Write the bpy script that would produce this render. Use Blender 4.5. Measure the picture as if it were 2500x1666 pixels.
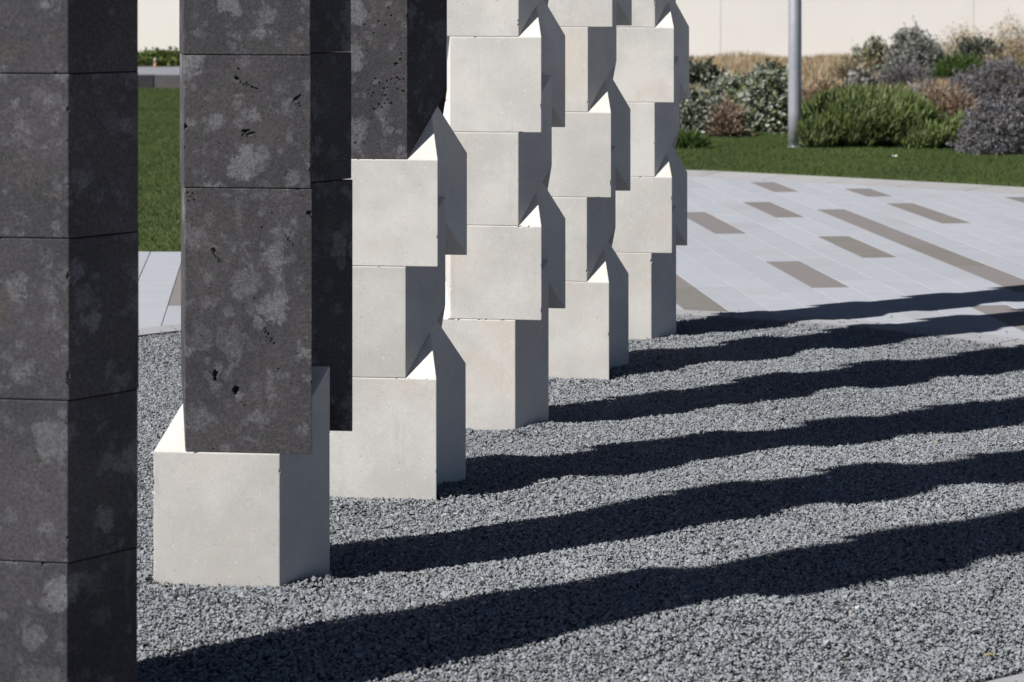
import bpy, bmesh, math, random
import numpy as np
from mathutils import Vector, Matrix, noise as mnoise

for o in list(bpy.data.objects):
    bpy.data.objects.remove(o)
scn = bpy.context.scene
COL = scn.collection
RNG = np.random.default_rng(7)
random.seed(7)

# ------------------------------------------------------------------ camera
UNIT = 0.36                       # height of one stone block, metres
EYE = 4.652 * UNIT                # camera height
FPX = 5200.0                      # focal length in pixels of the 2500 px wide photo
cam = bpy.data.cameras.new('camera')
cam.sensor_width = 36.0
cam.lens = FPX / 2500.0 * 36.0
cam.shift_y = -(833.0 + 38.6) / 2500.0
cam.clip_start = 0.05
cam.clip_end = 3000.0
cam.dof.use_dof = True
cam.dof.focus_distance = 7.3
cam.dof.aperture_fstop = 6.3
camo = bpy.data.objects.new('camera', cam)
COL.objects.link(camo)
camo.location = (0, 0, EYE)
camo.rotation_euler = (math.radians(90), 0, 0)
scn.camera = camo

# ------------------------------------------------------------------ light
SUN_AZ = 30.3                     # shadows run right and this many degrees away from the picture plane
SUN_EL = 49.0
world = bpy.data.worlds.new('World')
scn.world = world
world.use_nodes = True
wn = world.node_tree.nodes
wl = world.node_tree.links
wn.clear()
sky = wn.new('ShaderNodeTexSky')
sky.sky_type = 'NISHITA'
sky.sun_disc = False
sky.sun_elevation = math.radians(SUN_EL)
sky.sun_rotation = math.radians(270.0 - SUN_AZ)
sky.air_density = 0.34
sky.dust_density = 0.25
sky.ozone_density = 0.3
bg = wn.new('ShaderNodeBackground')
bg.inputs['Strength'].default_value = 0.05
wo = wn.new('ShaderNodeOutputWorld')
wl.new(sky.outputs[0], bg.inputs[0])
wl.new(bg.outputs[0], wo.inputs[0])
sl = bpy.data.lights.new('sun', 'SUN')
sl.energy = 5.0
sl.angle = math.radians(0.53)
sl.color = (1.0, 0.968, 0.928)
so = bpy.data.objects.new('sun', sl)
COL.objects.link(so)
az, el = math.radians(SUN_AZ), math.radians(SUN_EL)
sdir = Vector((math.cos(az) * math.cos(el), math.sin(az) * math.cos(el), -math.sin(el)))   # the way light travels
so.rotation_euler = sdir.to_track_quat('-Z', 'Y').to_euler()
so.location = (-8, -6, 12)
scn.view_settings.view_transform = 'Standard'
scn.view_settings.look = 'None'
scn.view_settings.gamma = 1.0
scn.view_settings.exposure = 0.64
scn.render.engine = 'CYCLES'


# ------------------------------------------------------------------ helpers
def tag(o, label=None, cat=None, group=None, kind=None):
    if label: o['label'] = label
    if cat: o['category'] = cat
    if group: o['group'] = group
    if kind: o['kind'] = kind
    return o


def empty(name, loc, rz=0.0):
    o = bpy.data.objects.new(name, None)
    o.empty_display_size = 0.1
    COL.objects.link(o)
    o.location = loc
    o.rotation_euler = (0, 0, rz)
    return o


def link(name, me, mat, parent=None, loc=None):
    o = bpy.data.objects.new(name, me)
    COL.objects.link(o)
    if mat is not None and not me.materials:
        me.materials.append(mat)
    if parent is not None:
        o.parent = parent
    if loc is not None:
        o.location = loc
    return o


def arrays_mesh(name, V, F, colors=None, smooth=False):
    """V (n,3), F (m,k) -> mesh, quickly"""
    V = np.ascontiguousarray(V, dtype=np.float32)
    F = np.ascontiguousarray(F, dtype=np.int32)
    me = bpy.data.meshes.new(name)
    n, (m, k) = len(V), F.shape
    me.vertices.add(n)
    me.vertices.foreach_set('co', V.ravel())
    me.loops.add(m * k)
    me.loops.foreach_set('vertex_index', F.ravel())
    me.polygons.add(m)
    me.polygons.foreach_set('loop_start', np.arange(0, m * k, k, dtype=np.int32))
    me.polygons.foreach_set('loop_total', np.full(m, k, dtype=np.int32))
    me.update(calc_edges=True)
    me.polygons.foreach_set('use_smooth', np.full(m, smooth, dtype=bool))
    if colors is not None:
        at = me.attributes.new('tint', 'FLOAT_COLOR', 'POINT')
        c = np.ones((n, 4), dtype=np.float32)
        c[:, :3] = colors
        at.data.foreach_set('color', c.ravel())
    return me


def bm_mesh(name, bm):
    me = bpy.data.meshes.new(name)
    bm.to_mesh(me)
    bm.free()
    return me


def box_bm(bm, x0, x1, y0, y1, z0, z1):
    vs = [bm.verts.new(p) for p in ((x0, y0, z0), (x1, y0, z0), (x1, y1, z0), (x0, y1, z0), (x0, y0, z1), (x1, y0, z1), (x1, y1, z1), (x0, y1, z1))]
    for f in ((3, 2, 1, 0), (4, 5, 6, 7), (0, 1, 5, 4), (1, 2, 6, 5), (2, 3, 7, 6), (3, 0, 4, 7)):
        bm.faces.new([vs[i] for i in f])
    return vs


def lathe_bm(bm, prof, seg=32, cx=0, cy=0):
    rings = []
    for r, z in prof:
        rings.append([bm.verts.new((cx + r * math.cos(2 * math.pi * i / seg), cy + r * math.sin(2 * math.pi * i / seg), z)) for i in range(seg)])
    for a, b in zip(rings[:-1], rings[1:]):
        for i in range(seg):
            f = bm.faces.new((a[i], a[(i + 1) % seg], b[(i + 1) % seg], b[i]))
            f.smooth = True
    bm.faces.new(list(reversed(rings[0])))
    bm.faces.new(rings[-1])


class Mat:
    """small node-graph helper"""
    def __init__(s, name, rough=0.8, metal=0.0, spec=0.3):
        s.m = bpy.data.materials.new(name)
        s.m.use_nodes = True
        s.t = s.m.node_tree
        s.n, s.l = s.t.nodes, s.t.links
        s.b = s.n['Principled BSDF']
        s.b.inputs['Roughness'].default_value = rough
        s.b.inputs['Metallic'].default_value = metal
        s.b.inputs['Specular IOR Level'].default_value = spec
        s.vec = None

    def new(s, t, **kw):
        n = s.n.new(t)
        for k, v in kw.items():
            setattr(n, k, v)
        return n

    def coords(s, rnd=True, kind='Object'):
        tc = s.new('ShaderNodeTexCoord')
        out = tc.outputs[kind]
        if rnd:
            oi = s.new('ShaderNodeObjectInfo')
            mu = s.new('ShaderNodeMath', operation='MULTIPLY')
            mu.inputs[1].default_value = 37.0
            s.l.new(oi.outputs['Random'], mu.inputs[0])
            ad = s.new('ShaderNodeVectorMath', operation='ADD')
            s.l.new(out, ad.inputs[0])
            s.l.new(mu.outputs[0], ad.inputs[1])
            out = ad.outputs[0]
        s.vec = out
        return out

    def noise(s, scale, detail=4, rough=0.55, dist=0.0, vec=None):
        n = s.new('ShaderNodeTexNoise')
        n.inputs['Scale'].default_value = scale
        n.inputs['Detail'].default_value = detail
        n.inputs['Roughness'].default_value = rough
        n.inputs['Distortion'].default_value = dist
        s.l.new(vec or s.vec, n.inputs['Vector'])
        return n.outputs[0]

    def ramp(s, fac, lo, hi, a=0.0, b=1.0):
        n = s.new('ShaderNodeMapRange')
        n.interpolation_type = 'SMOOTHSTEP'
        n.inputs['From Min'].default_value = lo
        n.inputs['From Max'].default_value = hi
        n.inputs['To Min'].default_value = a
        n.inputs['To Max'].default_value = b
        s.l.new(fac, n.inputs['Value'])
        return n.outputs[0]

    def math(s, op, a, b):
        n = s.new('ShaderNodeMath', operation=op)
        for i, v in enumerate((a, b)):
            if isinstance(v, (int, float)):
                n.inputs[i].default_value = v
            else:
                s.l.new(v, n.inputs[i])
        return n.outputs[0]

    def mix(s, fac, a, b, blend='MIX'):
        n = s.new('ShaderNodeMix', data_type='RGBA', blend_type=blend)
        for i, v in ((0, fac), (6, a), (7, b)):
            if isinstance(v, (int, float)):
                n.inputs[i].default_value = v
            elif isinstance(v, (tuple, list)):
                n.inputs[i].default_value = (*v, 1.0) if len(v) == 3 else v
            else:
                s.l.new(v, n.inputs[i])
        return n.outputs[2]

    def col(s, c):
        s.l.new(c, s.b.inputs['Base Color'])

    def bump(s, h, strength=0.3, dist=0.01):
        n = s.new('ShaderNodeBump')
        n.inputs['Strength'].default_value = strength
        n.inputs['Distance'].default_value = dist
        s.l.new(h, n.inputs['Height'])
        s.l.new(n.outputs[0], s.b.inputs['Normal'])


def tint_mat(name, base=(1, 1, 1), rough=0.8, spec=0.2, trans=0.0, var=0.0, scale=3.0):
    m = Mat(name, rough, 0, spec)
    at = m.new('ShaderNodeAttribute')
    at.attribute_name = 'tint'
    c = at.outputs['Color']
    if var:
        m.coords(False)
        f = m.ramp(m.noise(scale, 3), 0.3, 0.7, 1 - var, 1 + var)
        g = m.new('ShaderNodeVectorMath', operation='SCALE')
        m.l.new(c, g.inputs[0])
        m.l.new(f, g.inputs['Scale'])
        c = g.outputs[0]
    m.col(c)
    if trans:
        tr = m.new('ShaderNodeBsdfTranslucent')
        m.l.new(c, tr.inputs['Color'])
        mx = m.new('ShaderNodeMixShader')
        mx.inputs[0].default_value = trans
        out = m.n['Material Output']
        m.l.new(m.b.outputs[0], mx.inputs[1])
        m.l.new(tr.outputs[0], mx.inputs[2])
        m.l.new(mx.outputs[0], out.inputs['Surface'])
    return m.m


# ------------------------------------------------------------------ materials
def limestone():
    m = Mat('pale_limestone', 0.82, 0, 0.22)
    m.coords(True)
    oi = m.new('ShaderNodeObjectInfo')
    big = m.noise(3.2, 5, 0.6)
    mid = m.noise(26, 6, 0.65)
    grain = m.noise(170, 4, 0.7)
    fine = m.noise(520, 2, 0.6)
    c = m.mix(m.ramp(big, 0.36, 0.64), (0.500, 0.487, 0.460), (0.588, 0.568, 0.534))
    warm = m.noise(2.3, 4, 0.55, 0.8)
    c = m.mix(m.math('MULTIPLY', m.ramp(warm, 0.50, 0.70), m.ramp(oi.outputs['Random'], 0.1, 0.9, 0.30, 0.95)), c, (0.560, 0.510, 0.452))
    c = m.mix(m.math('MULTIPLY', m.ramp(m.noise(9, 6, 0.62, 0.4), 0.50, 0.70), 0.32), c, (0.445, 0.43, 0.405))
    c = m.mix(m.math('MULTIPLY', m.ramp(mid, 0.46, 0.28), 0.30), c, (0.66, 0.65, 0.63))
    # pale shell marks and dark pits at two sizes
    def marks(scale, r0, r1, s0, lo, hi, amt, col, c, chan):
        v = m.new('ShaderNodeTexVoronoi')
        v.inputs['Scale'].default_value = scale
        nz = m.new('ShaderNodeTexNoise')
        nz.inputs['Scale'].default_value = scale * 2.2
        nz.inputs['Detail'].default_value = 4
        m.l.new(m.vec, nz.inputs['Vector'])
        sb = m.new('ShaderNodeVectorMath', operation='SUBTRACT')
        sb.inputs[1].default_value = (0.5, 0.5, 0.5)
        m.l.new(nz.outputs['Color'], sb.inputs[0])
        sc = m.new('ShaderNodeVectorMath', operation='SCALE')
        sc.inputs['Scale'].default_value = 1.1 / scale
        m.l.new(sb.outputs[0], sc.inputs[0])
        ad = m.new('ShaderNodeVectorMath', operation='ADD')
        m.l.new(m.vec, ad.inputs[0])
        m.l.new(sc.outputs[0], ad.inputs[1])
        m.l.new(ad.outputs[0], v.inputs['Vector'])
        se = m.new('ShaderNodeSeparateColor')
        m.l.new(v.outputs['Color'], se.inputs[0])
        k = m.math('MULTIPLY', m.ramp(v.outputs['Distance'], r0, r1, 1, 0), m.ramp(se.outputs[chan], lo, hi))
        return m.mix(m.math('MULTIPLY', k, amt), c, col), k
    c, _ = marks(58, 0.10, 0.22, 0, 0.86, 0.90, 0.65, (0.74, 0.735, 0.71), c, 0)
    c, _ = marks(110, 0.12, 0.26, 0, 0.80, 0.86, 0.55, (0.74, 0.735, 0.71), c, 1)
    c, p1 = marks(48, 0.05, 0.13, 0, 0.90, 0.93, 0.8, (0.13, 0.12, 0.11), c, 1)
    c, p2 = marks(105, 0.10, 0.24, 0, 0.88, 0.92, 0.6, (0.20, 0.19, 0.175), c, 2)
    # run marks down the faces, and ochre trickles on a few
    mp = m.new('ShaderNodeMapping')
    mp.inputs['Scale'].default_value = (30, 30, 2.0)
    m.l.new(m.vec, mp.inputs[0])
    run = m.noise(1.0, 5, 0.65, 0, mp.outputs[0])
    c = m.mix(m.math('MULTIPLY', m.ramp(run, 0.58, 0.76), 0.25), c, (0.37, 0.355, 0.335))
    mp2 = m.new('ShaderNodeMapping')
    mp2.inputs['Scale'].default_value = (9, 9, 1.6)
    m.l.new(m.vec, mp2.inputs[0])
    rust = m.noise(1.0, 5, 0.7, 0.4, mp2.outputs[0])
    c = m.mix(m.math('MULTIPLY', m.ramp(rust, 0.66, 0.76), 0.35), c, (0.42, 0.34, 0.25))
    # grit splashed up from the gravel
    tc = m.new('ShaderNodeTexCoord')
    sx = m.new('ShaderNodeSeparateXYZ')
    m.l.new(tc.outputs['Object'], sx.inputs[0])
    low = m.math('MULTIPLY', m.ramp(sx.outputs[2], 0.02, 0.13, 1, 0), m.ramp(grain, 0.42, 0.62))
    c = m.mix(m.math('MULTIPLY', low, 0.45), c, (0.36, 0.35, 0.335))
    sp = m.math('MULTIPLY', m.ramp(grain, 0.3, 0.7, 0.945, 1.05), m.ramp(fine, 0.3, 0.7, 0.97, 1.03))
    sp = m.math('MULTIPLY', sp, m.ramp(oi.outputs['Random'], 0, 1, 0.95, 1.04))
    g = m.new('ShaderNodeVectorMath', operation='SCALE')
    m.l.new(c, g.inputs[0])
    m.l.new(sp, g.inputs['Scale'])
    m.col(g.outputs[0])
    h = m.math('SUBTRACT', m.math('ADD', m.math('MULTIPLY', grain, 0.5), m.math('MULTIPLY', mid, 0.5)), m.math('ADD', m.math('MULTIPLY', p1, 1.8), p2))
    m.bump(h, 0.28, 0.0016)
    return m.m


def basalt():
    m = Mat('dark_basalt', 0.78, 0, 0.3)
    m.coords(True)
    fine = m.noise(380, 3, 0.7)
    grain = m.noise(150, 4, 0.75)
    mid = m.noise(60, 7, 0.72)
    big = m.noise(3.5, 4, 0.55)
    c = m.mix(m.ramp(big, 0.3, 0.7), (0.036, 0.0345, 0.038), (0.056, 0.053, 0.056))
    c = m.mix(m.math('MULTIPLY', m.ramp(m.noise(5.5, 3), 0.60, 0.74), 0.45), c, (0.064, 0.057, 0.045))
    # frayed pale blotches: thresholded cells with ragged rims, and smears
    def blotch(scale, rad, sel, amt, col, c, fray=0.42):
        v = m.new('ShaderNodeTexVoronoi')
        v.inputs['Scale'].default_value = scale
        m.l.new(m.vec, v.inputs['Vector'])
        se = m.new('ShaderNodeSeparateColor')
        m.l.new(v.outputs['Color'], se.inputs[0])
        nz = m.noise(scale * 4.2, 8, 0.74)
        d = m.math('ADD', v.outputs['Distance'], m.math('MULTIPLY', m.math('SUBTRACT', nz, 0.5), fray * 2.4))
        d = m.math('ADD', d, m.math('MULTIPLY', m.math('SUBTRACT', se.outputs[1], 0.5), 0.26))
        k = m.math('MULTIPLY', m.ramp(d, rad - 0.06, rad + 0.09, 1, 0), m.ramp(se.outputs[0], sel, sel + 0.05))
        k = m.math('MULTIPLY', k, m.ramp(se.outputs[2], 0, 1, 0.35, 1.0))
        k = m.math('MULTIPLY', k, m.ramp(mid, 0.30, 0.58, 0.55, 1.0))
        return m.mix(m.math('MULTIPLY', k, amt), c, col)
    c = blotch(8.0, 0.27, 0.26, 0.80, (0.150, 0.148, 0.158), c)
    c = blotch(15.0, 0.27, 0.42, 0.70, (0.138, 0.136, 0.145), c)
    c = blotch(34.0, 0.26, 0.62, 0.5, (0.120, 0.118, 0.125), c)
    smear = m.math('MULTIPLY', m.ramp(m.noise(13, 9, 0.74, 0.3), 0.55, 0.63), m.ramp(m.noise(2.4, 3), 0.46, 0.58))
    c = m.mix(m.math('MULTIPLY', smear, 0.60), c, (0.125, 0.122, 0.129))
    mp = m.new('ShaderNodeMapping')
    mp.inputs['Scale'].default_value = (14, 14, 2.0)
    m.l.new(m.vec, mp.inputs[0])
    streak = m.math('MULTIPLY', m.ramp(m.noise(1.0, 7, 0.7, 0, mp.outputs[0]), 0.56, 0.68), m.ramp(m.noise(2.0, 2), 0.48, 0.6))
    c = m.mix(m.math('MULTIPLY', streak, 0.40), c, (0.120, 0.118, 0.125))
    # open pores
    v2 = m.new('ShaderNodeTexVoronoi')
    v2.inputs['Scale'].default_value = 120
    m.l.new(m.vec, v2.inputs['Vector'])
    se = m.new('ShaderNodeSeparateColor')
    m.l.new(v2.outputs['Color'], se.inputs[0])
    pore = m.math('MULTIPLY', m.ramp(v2.outputs['Distance'], 0.12, 0.30, 1, 0), m.ramp(se.outputs[0], 0.74, 0.84))
    c = m.mix(m.math('MULTIPLY', pore, 0.7), c, (0.018, 0.018, 0.019))
    g = m.new('ShaderNodeVectorMath', operation='SCALE')
    m.l.new(c, g.inputs[0])
    m.l.new(m.math('MULTIPLY', m.ramp(grain, 0.30, 0.70, 0.62, 1.40), m.ramp(fine, 0.3, 0.7, 0.8, 1.2)), g.inputs['Scale'])
    m.col(g.outputs[0])
    h = m.math('SUBTRACT', m.math('MULTIPLY', grain, 0.8), m.math('MULTIPLY', pore, 1.2))
    m.bump(h, 0.35, 0.0018)
    return m.m


def paver_mat(name, c0, c1, sp):
    m = Mat(name, 0.85, 0, 0.2)
    m.coords(True)
    oi = m.new('ShaderNodeObjectInfo')
    mp = m.new('ShaderNodeMapping')
    mp.inputs['Scale'].default_value = (5, 22, 5)
    m.l.new(m.vec, mp.inputs[0])
    a = m.noise(1.0, 4, 0.6, 0.3, mp.outputs[0])
    f = m.noise(240, 3, 0.65)
    c = m.mix(m.ramp(a, 0.3, 0.72), c0, c1)
    if name.startswith('brown'):
        c = m.mix(m.ramp(oi.outputs['Random'], 0.3, 0.7), c, (0.150, 0.139, 0.137))
    st = m.noise(1.6, 3)
    c = m.mix(m.math('MULTIPLY', m.ramp(st, 0.55, 0.75), 0.35), c, tuple(0.86 * x for x in sp))
    g = m.new('ShaderNodeVectorMath', operation='SCALE')
    m.l.new(c, g.inputs[0])
    k = m.math('MULTIPLY', m.ramp(f, 0.3, 0.7, 0.93, 1.07), m.ramp(oi.outputs['Random'], 0, 1, 0.965, 1.035))
    m.l.new(k, g.inputs['Scale'])
    m.col(g.outputs[0])
    m.bump(f, 0.25, 0.002)
    return m.m


def simple(name, c0, c1, scale, rough=0.85, bump=0.0, spec=0.2, bdist=0.01, detail=5):
    m = Mat(name, rough, 0, spec)
    m.coords(False)
    a = m.noise(scale, detail, 0.6)
    m.col(m.mix(m.ramp(a, 0.3, 0.7), c0, c1))
    if bump:
        m.bump(m.noise(scale * 6, 4), bump, bdist)
    return m.m


M = {}
M['lime'] = limestone()
M['basalt'] = basalt()
M['paver'] = paver_mat('pale_concrete_paver', (0.262, 0.274, 0.304), (0.292, 0.302, 0.328), (0.275, 0.275, 0.278))
M['brown'] = paver_mat('brown_stone_paver', (0.130, 0.124, 0.112), (0.160, 0.150, 0.140), (0.158, 0.145, 0.140))
M['kerb'] = paver_mat('kerb_concrete', (0.225, 0.228, 0.238), (0.26, 0.26, 0.265), (0.22, 0.215, 0.21))
M['band'] = paver_mat('band_concrete', (0.255, 0.253, 0.258), (0.29, 0.285, 0.285), (0.22, 0.20, 0.19))
M['gravel_base'] = simple('gravel_fines', (0.07, 0.073, 0.078), (0.15, 0.155, 0.165), 130, 0.95, 0.8, 0.1, 0.01)
M['pebble'] = tint_mat('crushed_grey_stone', rough=0.75, spec=0.3)
M['sand'] = simple('joint_sand', (0.17, 0.165, 0.155), (0.23, 0.222, 0.21), 60, 0.95)
M['soil'] = simple('soil', (0.13, 0.095, 0.065), (0.25, 0.19, 0.13), 5, 0.95, 0.5, 0.1, 0.05)
M['turf'] = simple('turf_ground', (0.026, 0.037, 0.012), (0.056, 0.077, 0.026), 2.2, 0.95, 0.4, 0.1, 0.03)
M['earth'] = simple('far_ground', (0.16, 0.13, 0.09), (0.22, 0.18, 0.12), 0.4, 0.95)
M['blade'] = tint_mat('leaf_and_blade', rough=0.7, spec=0.2, trans=0.22)
M['dry'] = tint_mat('dry_stem', rough=0.9, spec=0.1, trans=0.1)
M['wood'] = simple('shrub_wood', (0.10, 0.075, 0.055), (0.19, 0.15, 0.115), 30, 0.9)


# ------------------------------------------------------------------ layout of the ground
CX, CY, R0 = 0.134, 7.90, 2.93           # gravel bed


def bed_r(th):
    d = (math.degrees(th) + 120.0 + 180.0) % 360.0 - 180.0
    return R0 + (0.95 * math.cos(math.radians(d / 58.0 * 90.0)) ** 2 if abs(d) < 58 else 0.0)


KERB_W = 0.17
lawn_pts = [(-14, 13.9), (-9, 13.55), (-5, 13.38), (-2.33, 13.31), (-2.0, 13.33), (-1.4, 13.7), (-0.7, 15.6), (0.0, 18.0), (0.8, 19.1), (1.59, 19.12), (2.49, 18.63), (3.35, 18.08), (4.21, 17.5), (5.6, 16.35), (7.5, 14.4), (9.5, 11.6), (11, 8.5), (12, 5), (12.5, 0)]


def catmull(pts, n=8):
    out = []
    P = [np.array(p, float) for p in pts]
    P = [2 * P[0] - P[1]] + P + [2 * P[-1] - P[-2]]
    for i in range(1, len(P) - 2):
        for k in range(n):
            t = k / n
            a, b, c, d = P[i - 1], P[i], P[i + 1], P[i + 2]
            out.append(tuple(0.5 * ((2 * b) + (-a + c) * t + (2 * a - 5 * b + 4 * c - d) * t * t + (-a + 3 * b - 3 * c + d) * t ** 3)))
    out.append(tuple(P[-2]))
    return out


lawn_curve = catmull(lawn_pts)
LX = np.array([p[0] for p in lawn_curve])
LY = np.array([p[1] for p in lawn_curve])


def lawn_y(x):
    return np.interp(x, LX, LY)


def gravel_z(x, y):
    base = np.interp(y, [4.0, 5.25, 5.8, 6.9, 8.1, 9.2, 10.1, 10.9], [0.048, 0.046, 0.028, 0.013, -0.012, -0.018, -0.010, -0.006])
    base = base + 0.018 * np.clip((x + 0.45) / 0.9, 0, 1) * np.clip((7.4 - y) / 1.2, 0, 1) * np.clip((y - 5.1) / 0.5, 0, 1)
    und = 0.010 * np.sin(2.3 * x + 1.1 * y + 0.7) * np.sin(1.7 * y - 1.3 * x) + 0.005 * np.sin(5.1 * x + 2.0) * np.sin(4.3 * y + 1.0) + 0.003 * np.sin(11 * x + 7 * y)
    r = np.hypot(x - CX, y - CY)
    edge = np.clip((R0 - r) / 0.5, 0, 1)
    return base * (0.3 + 0.7 * edge) + und * edge


# big ground sheet to the horizon
bm = bmesh.new()
vs = [bm.verts.new(p) for p in ((-1500, -200, -0.09), (1500, -200, -0.09), (1500, 2500, -0.09), (-1500, 2500, -0.09))]
bm.faces.new(vs)
tag(link('ground', bm_mesh('ground', bm), M['earth']), kind='structure')

# gravel bed: an undulating sheet
NR, NT = 40, 128
V = [(CX, CY, float(gravel_z(CX, CY)) - 0.012)]
for i in range(1, NR + 1):
    for j in range(NT):
        th = 2 * math.pi * j / NT
        r = (bed_r(th) + 0.02) * i / NR
        x, y = CX + r * math.cos(th), CY + r * math.sin(th)
        V.append((x, y, float(gravel_z(x, y)) - 0.012))
F = []
for j in range(NT):
    F.append((0, 1 + j, 1 + (j + 1) % NT))
bedm = bpy.data.meshes.new('gravel_bed')
for i in range(NR - 1):
    for j in range(NT):
        a, b = 1 + i * NT + j, 1 + i * NT + (j + 1) % NT
        F.append((a, a + NT, b + NT, b))
bedm.from_pydata(V, [], F)
bed = tag(link('gravel_bed', bedm, M['gravel_base']), kind='structure')

# ------------------------------------------------------------------ paving
PA = math.radians(-6.5)
DV = np.array([math.sin(PA), math.cos(PA)])
RV = np.array([math.cos(PA), -math.sin(PA)])
PITCH = 0.2125


def strip_to_world(r, v):
    r = r - 0.10 * min(1.0, max(0.0, (1.275 - r) / 0.85))      # the courses run slightly wider under the columns
    return RV * r + DV * v


def inside_bed(p, off):
    dx, dy = p[0] - CX, p[1] - CY
    return math.hypot(dx, dy) < bed_r(math.atan2(dy, dx)) + off


BAND = 0.55
VS = np.arange(2.0, 21.0, 0.02)


def crossings(r):
    """far and near limit of the bed and the lawn limit along the strip line at offset r"""
    ins = []
    lawn = None
    for v in VS:
        p = strip_to_world(r, v)
        ins.append(inside_bed(p, KERB_W * 0.45))
        if lawn is None and p[1] > lawn_y(p[0]) - (BAND * 0.9 if p[0] > 0.3 else -0.02):
            lawn = v
    k = [i for i, q in enumerate(ins) if q]
    return (VS[k[0]], VS[k[-1]] + 0.02) if k else None, (lawn or 20.0)


def in_frame(p, margin=0.12):
    if p[1] < 3.0:
        return False
    x = (1250 + FPX * p[0] / p[1]) / 2500.0
    y = (-38.6 + FPX * EYE / p[1]) / 1666.0
    return -margin < x < 1 + margin and -margin < y < 1 + margin


pavement = empty('pavement', (0, 8, 0))
tag(pavement, kind='structure')
bm = bmesh.new()
ring = []
NTB = 96
outer = [(x, y) for x, y in lawn_curve]
vs = [bm.verts.new((x, y, -0.050)) for x, y in outer] + [bm.verts.new((12.5, -3, -0.050)), bm.verts.new((-14, -3, -0.050))]
bm.faces.new(list(reversed(vs)))
bmesh.ops.triangulate(bm, faces=bm.faces[:])
link('sand_bedding', bm_mesh('sand_bedding', bm), M['sand'], pavement).matrix_parent_inverse = Matrix.Translation((0, -8, 0))

BROWN = [(19, 16.8, 17.65), (22, 16.35, 17.0), (17, 14.95, 16.05), (22, 14.47, 15.82), (19, 11.2, 15.46), (14, 14.02, 15.39), (17, 12.7, 13.8), (14, 11.48, 12.6), (10, 10.5, 11.58), (10, 11.585, 12.75), (17, 9.3, 10.75), (-2, 11.21, 12.9), (5, 12.4, 13.6), (7, 14.9, 16.0), (25, 13.2, 14.3), (24, 10.4, 11.6), (27, 15.1, 16.2), (-6, 10.9, 12.0)]
GAP = 0.0035
far_quads = []
npv = 0
edge_cache = {}


def cross_c(i):
    if i not in edge_cache:
        edge_cache[i] = crossings(i * PITCH)
    return edge_cache[i]


def paver_mesh(corners, thick=0.045):
    """corners: 4 world xy points; local mesh round their centre with a small chamfer"""
    c = np.mean(corners, axis=0)
    q = np.array(corners) - c
    bm = bmesh.new()
    ch = 0.0018
    low = [bm.verts.new((p[0], p[1], -thick)) for p in q]
    mid = [bm.verts.new((p[0], p[1], -ch)) for p in q]
    top = []
    for p in q:
        L = max(1e-6, math.hypot(p[0], p[1]))
        ex = ch * 1.2
        # pull the corner in along both strip axes
        a, b = p @ RV, p @ DV
        a -= math.copysign(ex, a)
        b -= math.copysign(ex, b)
        w = RV * a + DV * b
        top.append(bm.verts.new((w[0], w[1], 0)))
    bm.faces.new(top)
    for i in range(4):
        j = (i + 1) % 4
        bm.faces.new((mid[i], mid[j], top[j], top[i]))
        bm.faces.new((low[i], low[j], mid[j], mid[i]))
    bmesh.ops.recalc_face_normals(bm, faces=bm.faces[:])
    return bm_mesh('paver', bm), c


rs = random.Random(3)
for i in range(-30, 52):
    (ca, la), (cb, lb) = cross_c(i), cross_c(i + 1)
    r0, r1 = i * PITCH + GAP / 2, (i + 1) * PITCH - GAP / 2
    spans = []
    if ca and cb:
        spans.append(((2.0, 2.0), (ca[0], cb[0])))
        spans.append(((ca[1], cb[1]), (la, lb)))
    elif ca or cb:
        c = ca or cb
        spans.append(((2.0, 2.0), (c[0], c[0])))
        spans.append(((c[1], c[1]), (la, lb)))
    else:
        spans.append(((2.0, 2.0), (la, lb)))
    fixed = sorted([(a, b) for k, a, b in BROWN if k == i])
    for s, e in spans:
        lo, hi = max(s), min(e)
        cuts = []
        v = min(s)
        # cut positions: brown pavers fixed, the rest of varying length
        marks = [(a, b) for a, b in fixed if b > lo and a < hi]
        pos = lo
        segs = []
        def fill(a, b):
            if b - a < 0.02: return
            n = max(1, int(round((b - a) / rs.uniform(0.95, 1.3))))
            st = [a] + sorted(a + (b - a) * (k + rs.uniform(-0.12, 0.12)) / n for k in range(1, n)) + [b]
            segs.extend((p, q, False) for p, q in zip(st[:-1], st[1:]))
        for a, b in marks:
            a2, b2 = max(a, lo), min(b, hi)
            fill(pos, a2)
            nb = max(1, int(round((b2 - a2) / 1.2)))
            for k in range(nb):
                segs.append((a2 + (b2 - a2) * k / nb, a2 + (b2 - a2) * (k + 1) / nb, True))
            pos = b2
        fill(pos, hi)
        for k, (a, b, br) in enumerate(segs):
            a0 = s[0] if k == 0 else a
            a1 = s[1] if k == 0 else a
            b0 = e[0] if k == len(segs) - 1 else b
            b1 = e[1] if k == len(segs) - 1 else b
            g = GAP * 0.5
            cs = [strip_to_world(r0, a0 + g), strip_to_world(r1, a1 + g), strip_to_world(r1, b1 - g), strip_to_world(r0, b0 - g)]
            if any(in_frame(p) for p in cs) or in_frame(np.mean(cs, axis=0)):
                me, c = paver_mesh(cs)
                o = link('paver', me, M['brown'] if br else M['paver'], pavement)
                o.matrix_parent_inverse = Matrix.Translation((0, -8, 0))
                o.location = (c[0], c[1], rs.uniform(-0.0012, 0.0012))
                npv += 1
            else:
                far_quads.append(cs)
V = []
F = []
for q in far_quads:
    b = len(V)
    V += [(p[0], p[1], 0.0) for p in q]
    F.append((b, b + 1, b + 2, b + 3))
o = link('paver_field', arrays_mesh('paver_field', np.array(V), np.array(F)), M['paver'], pavement)
o.matrix_parent_inverse = Matrix.Translation((0, -8, 0))
tag(o, kind='stuff')
print('pavers', npv, 'beyond frame', len(far_quads))


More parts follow.
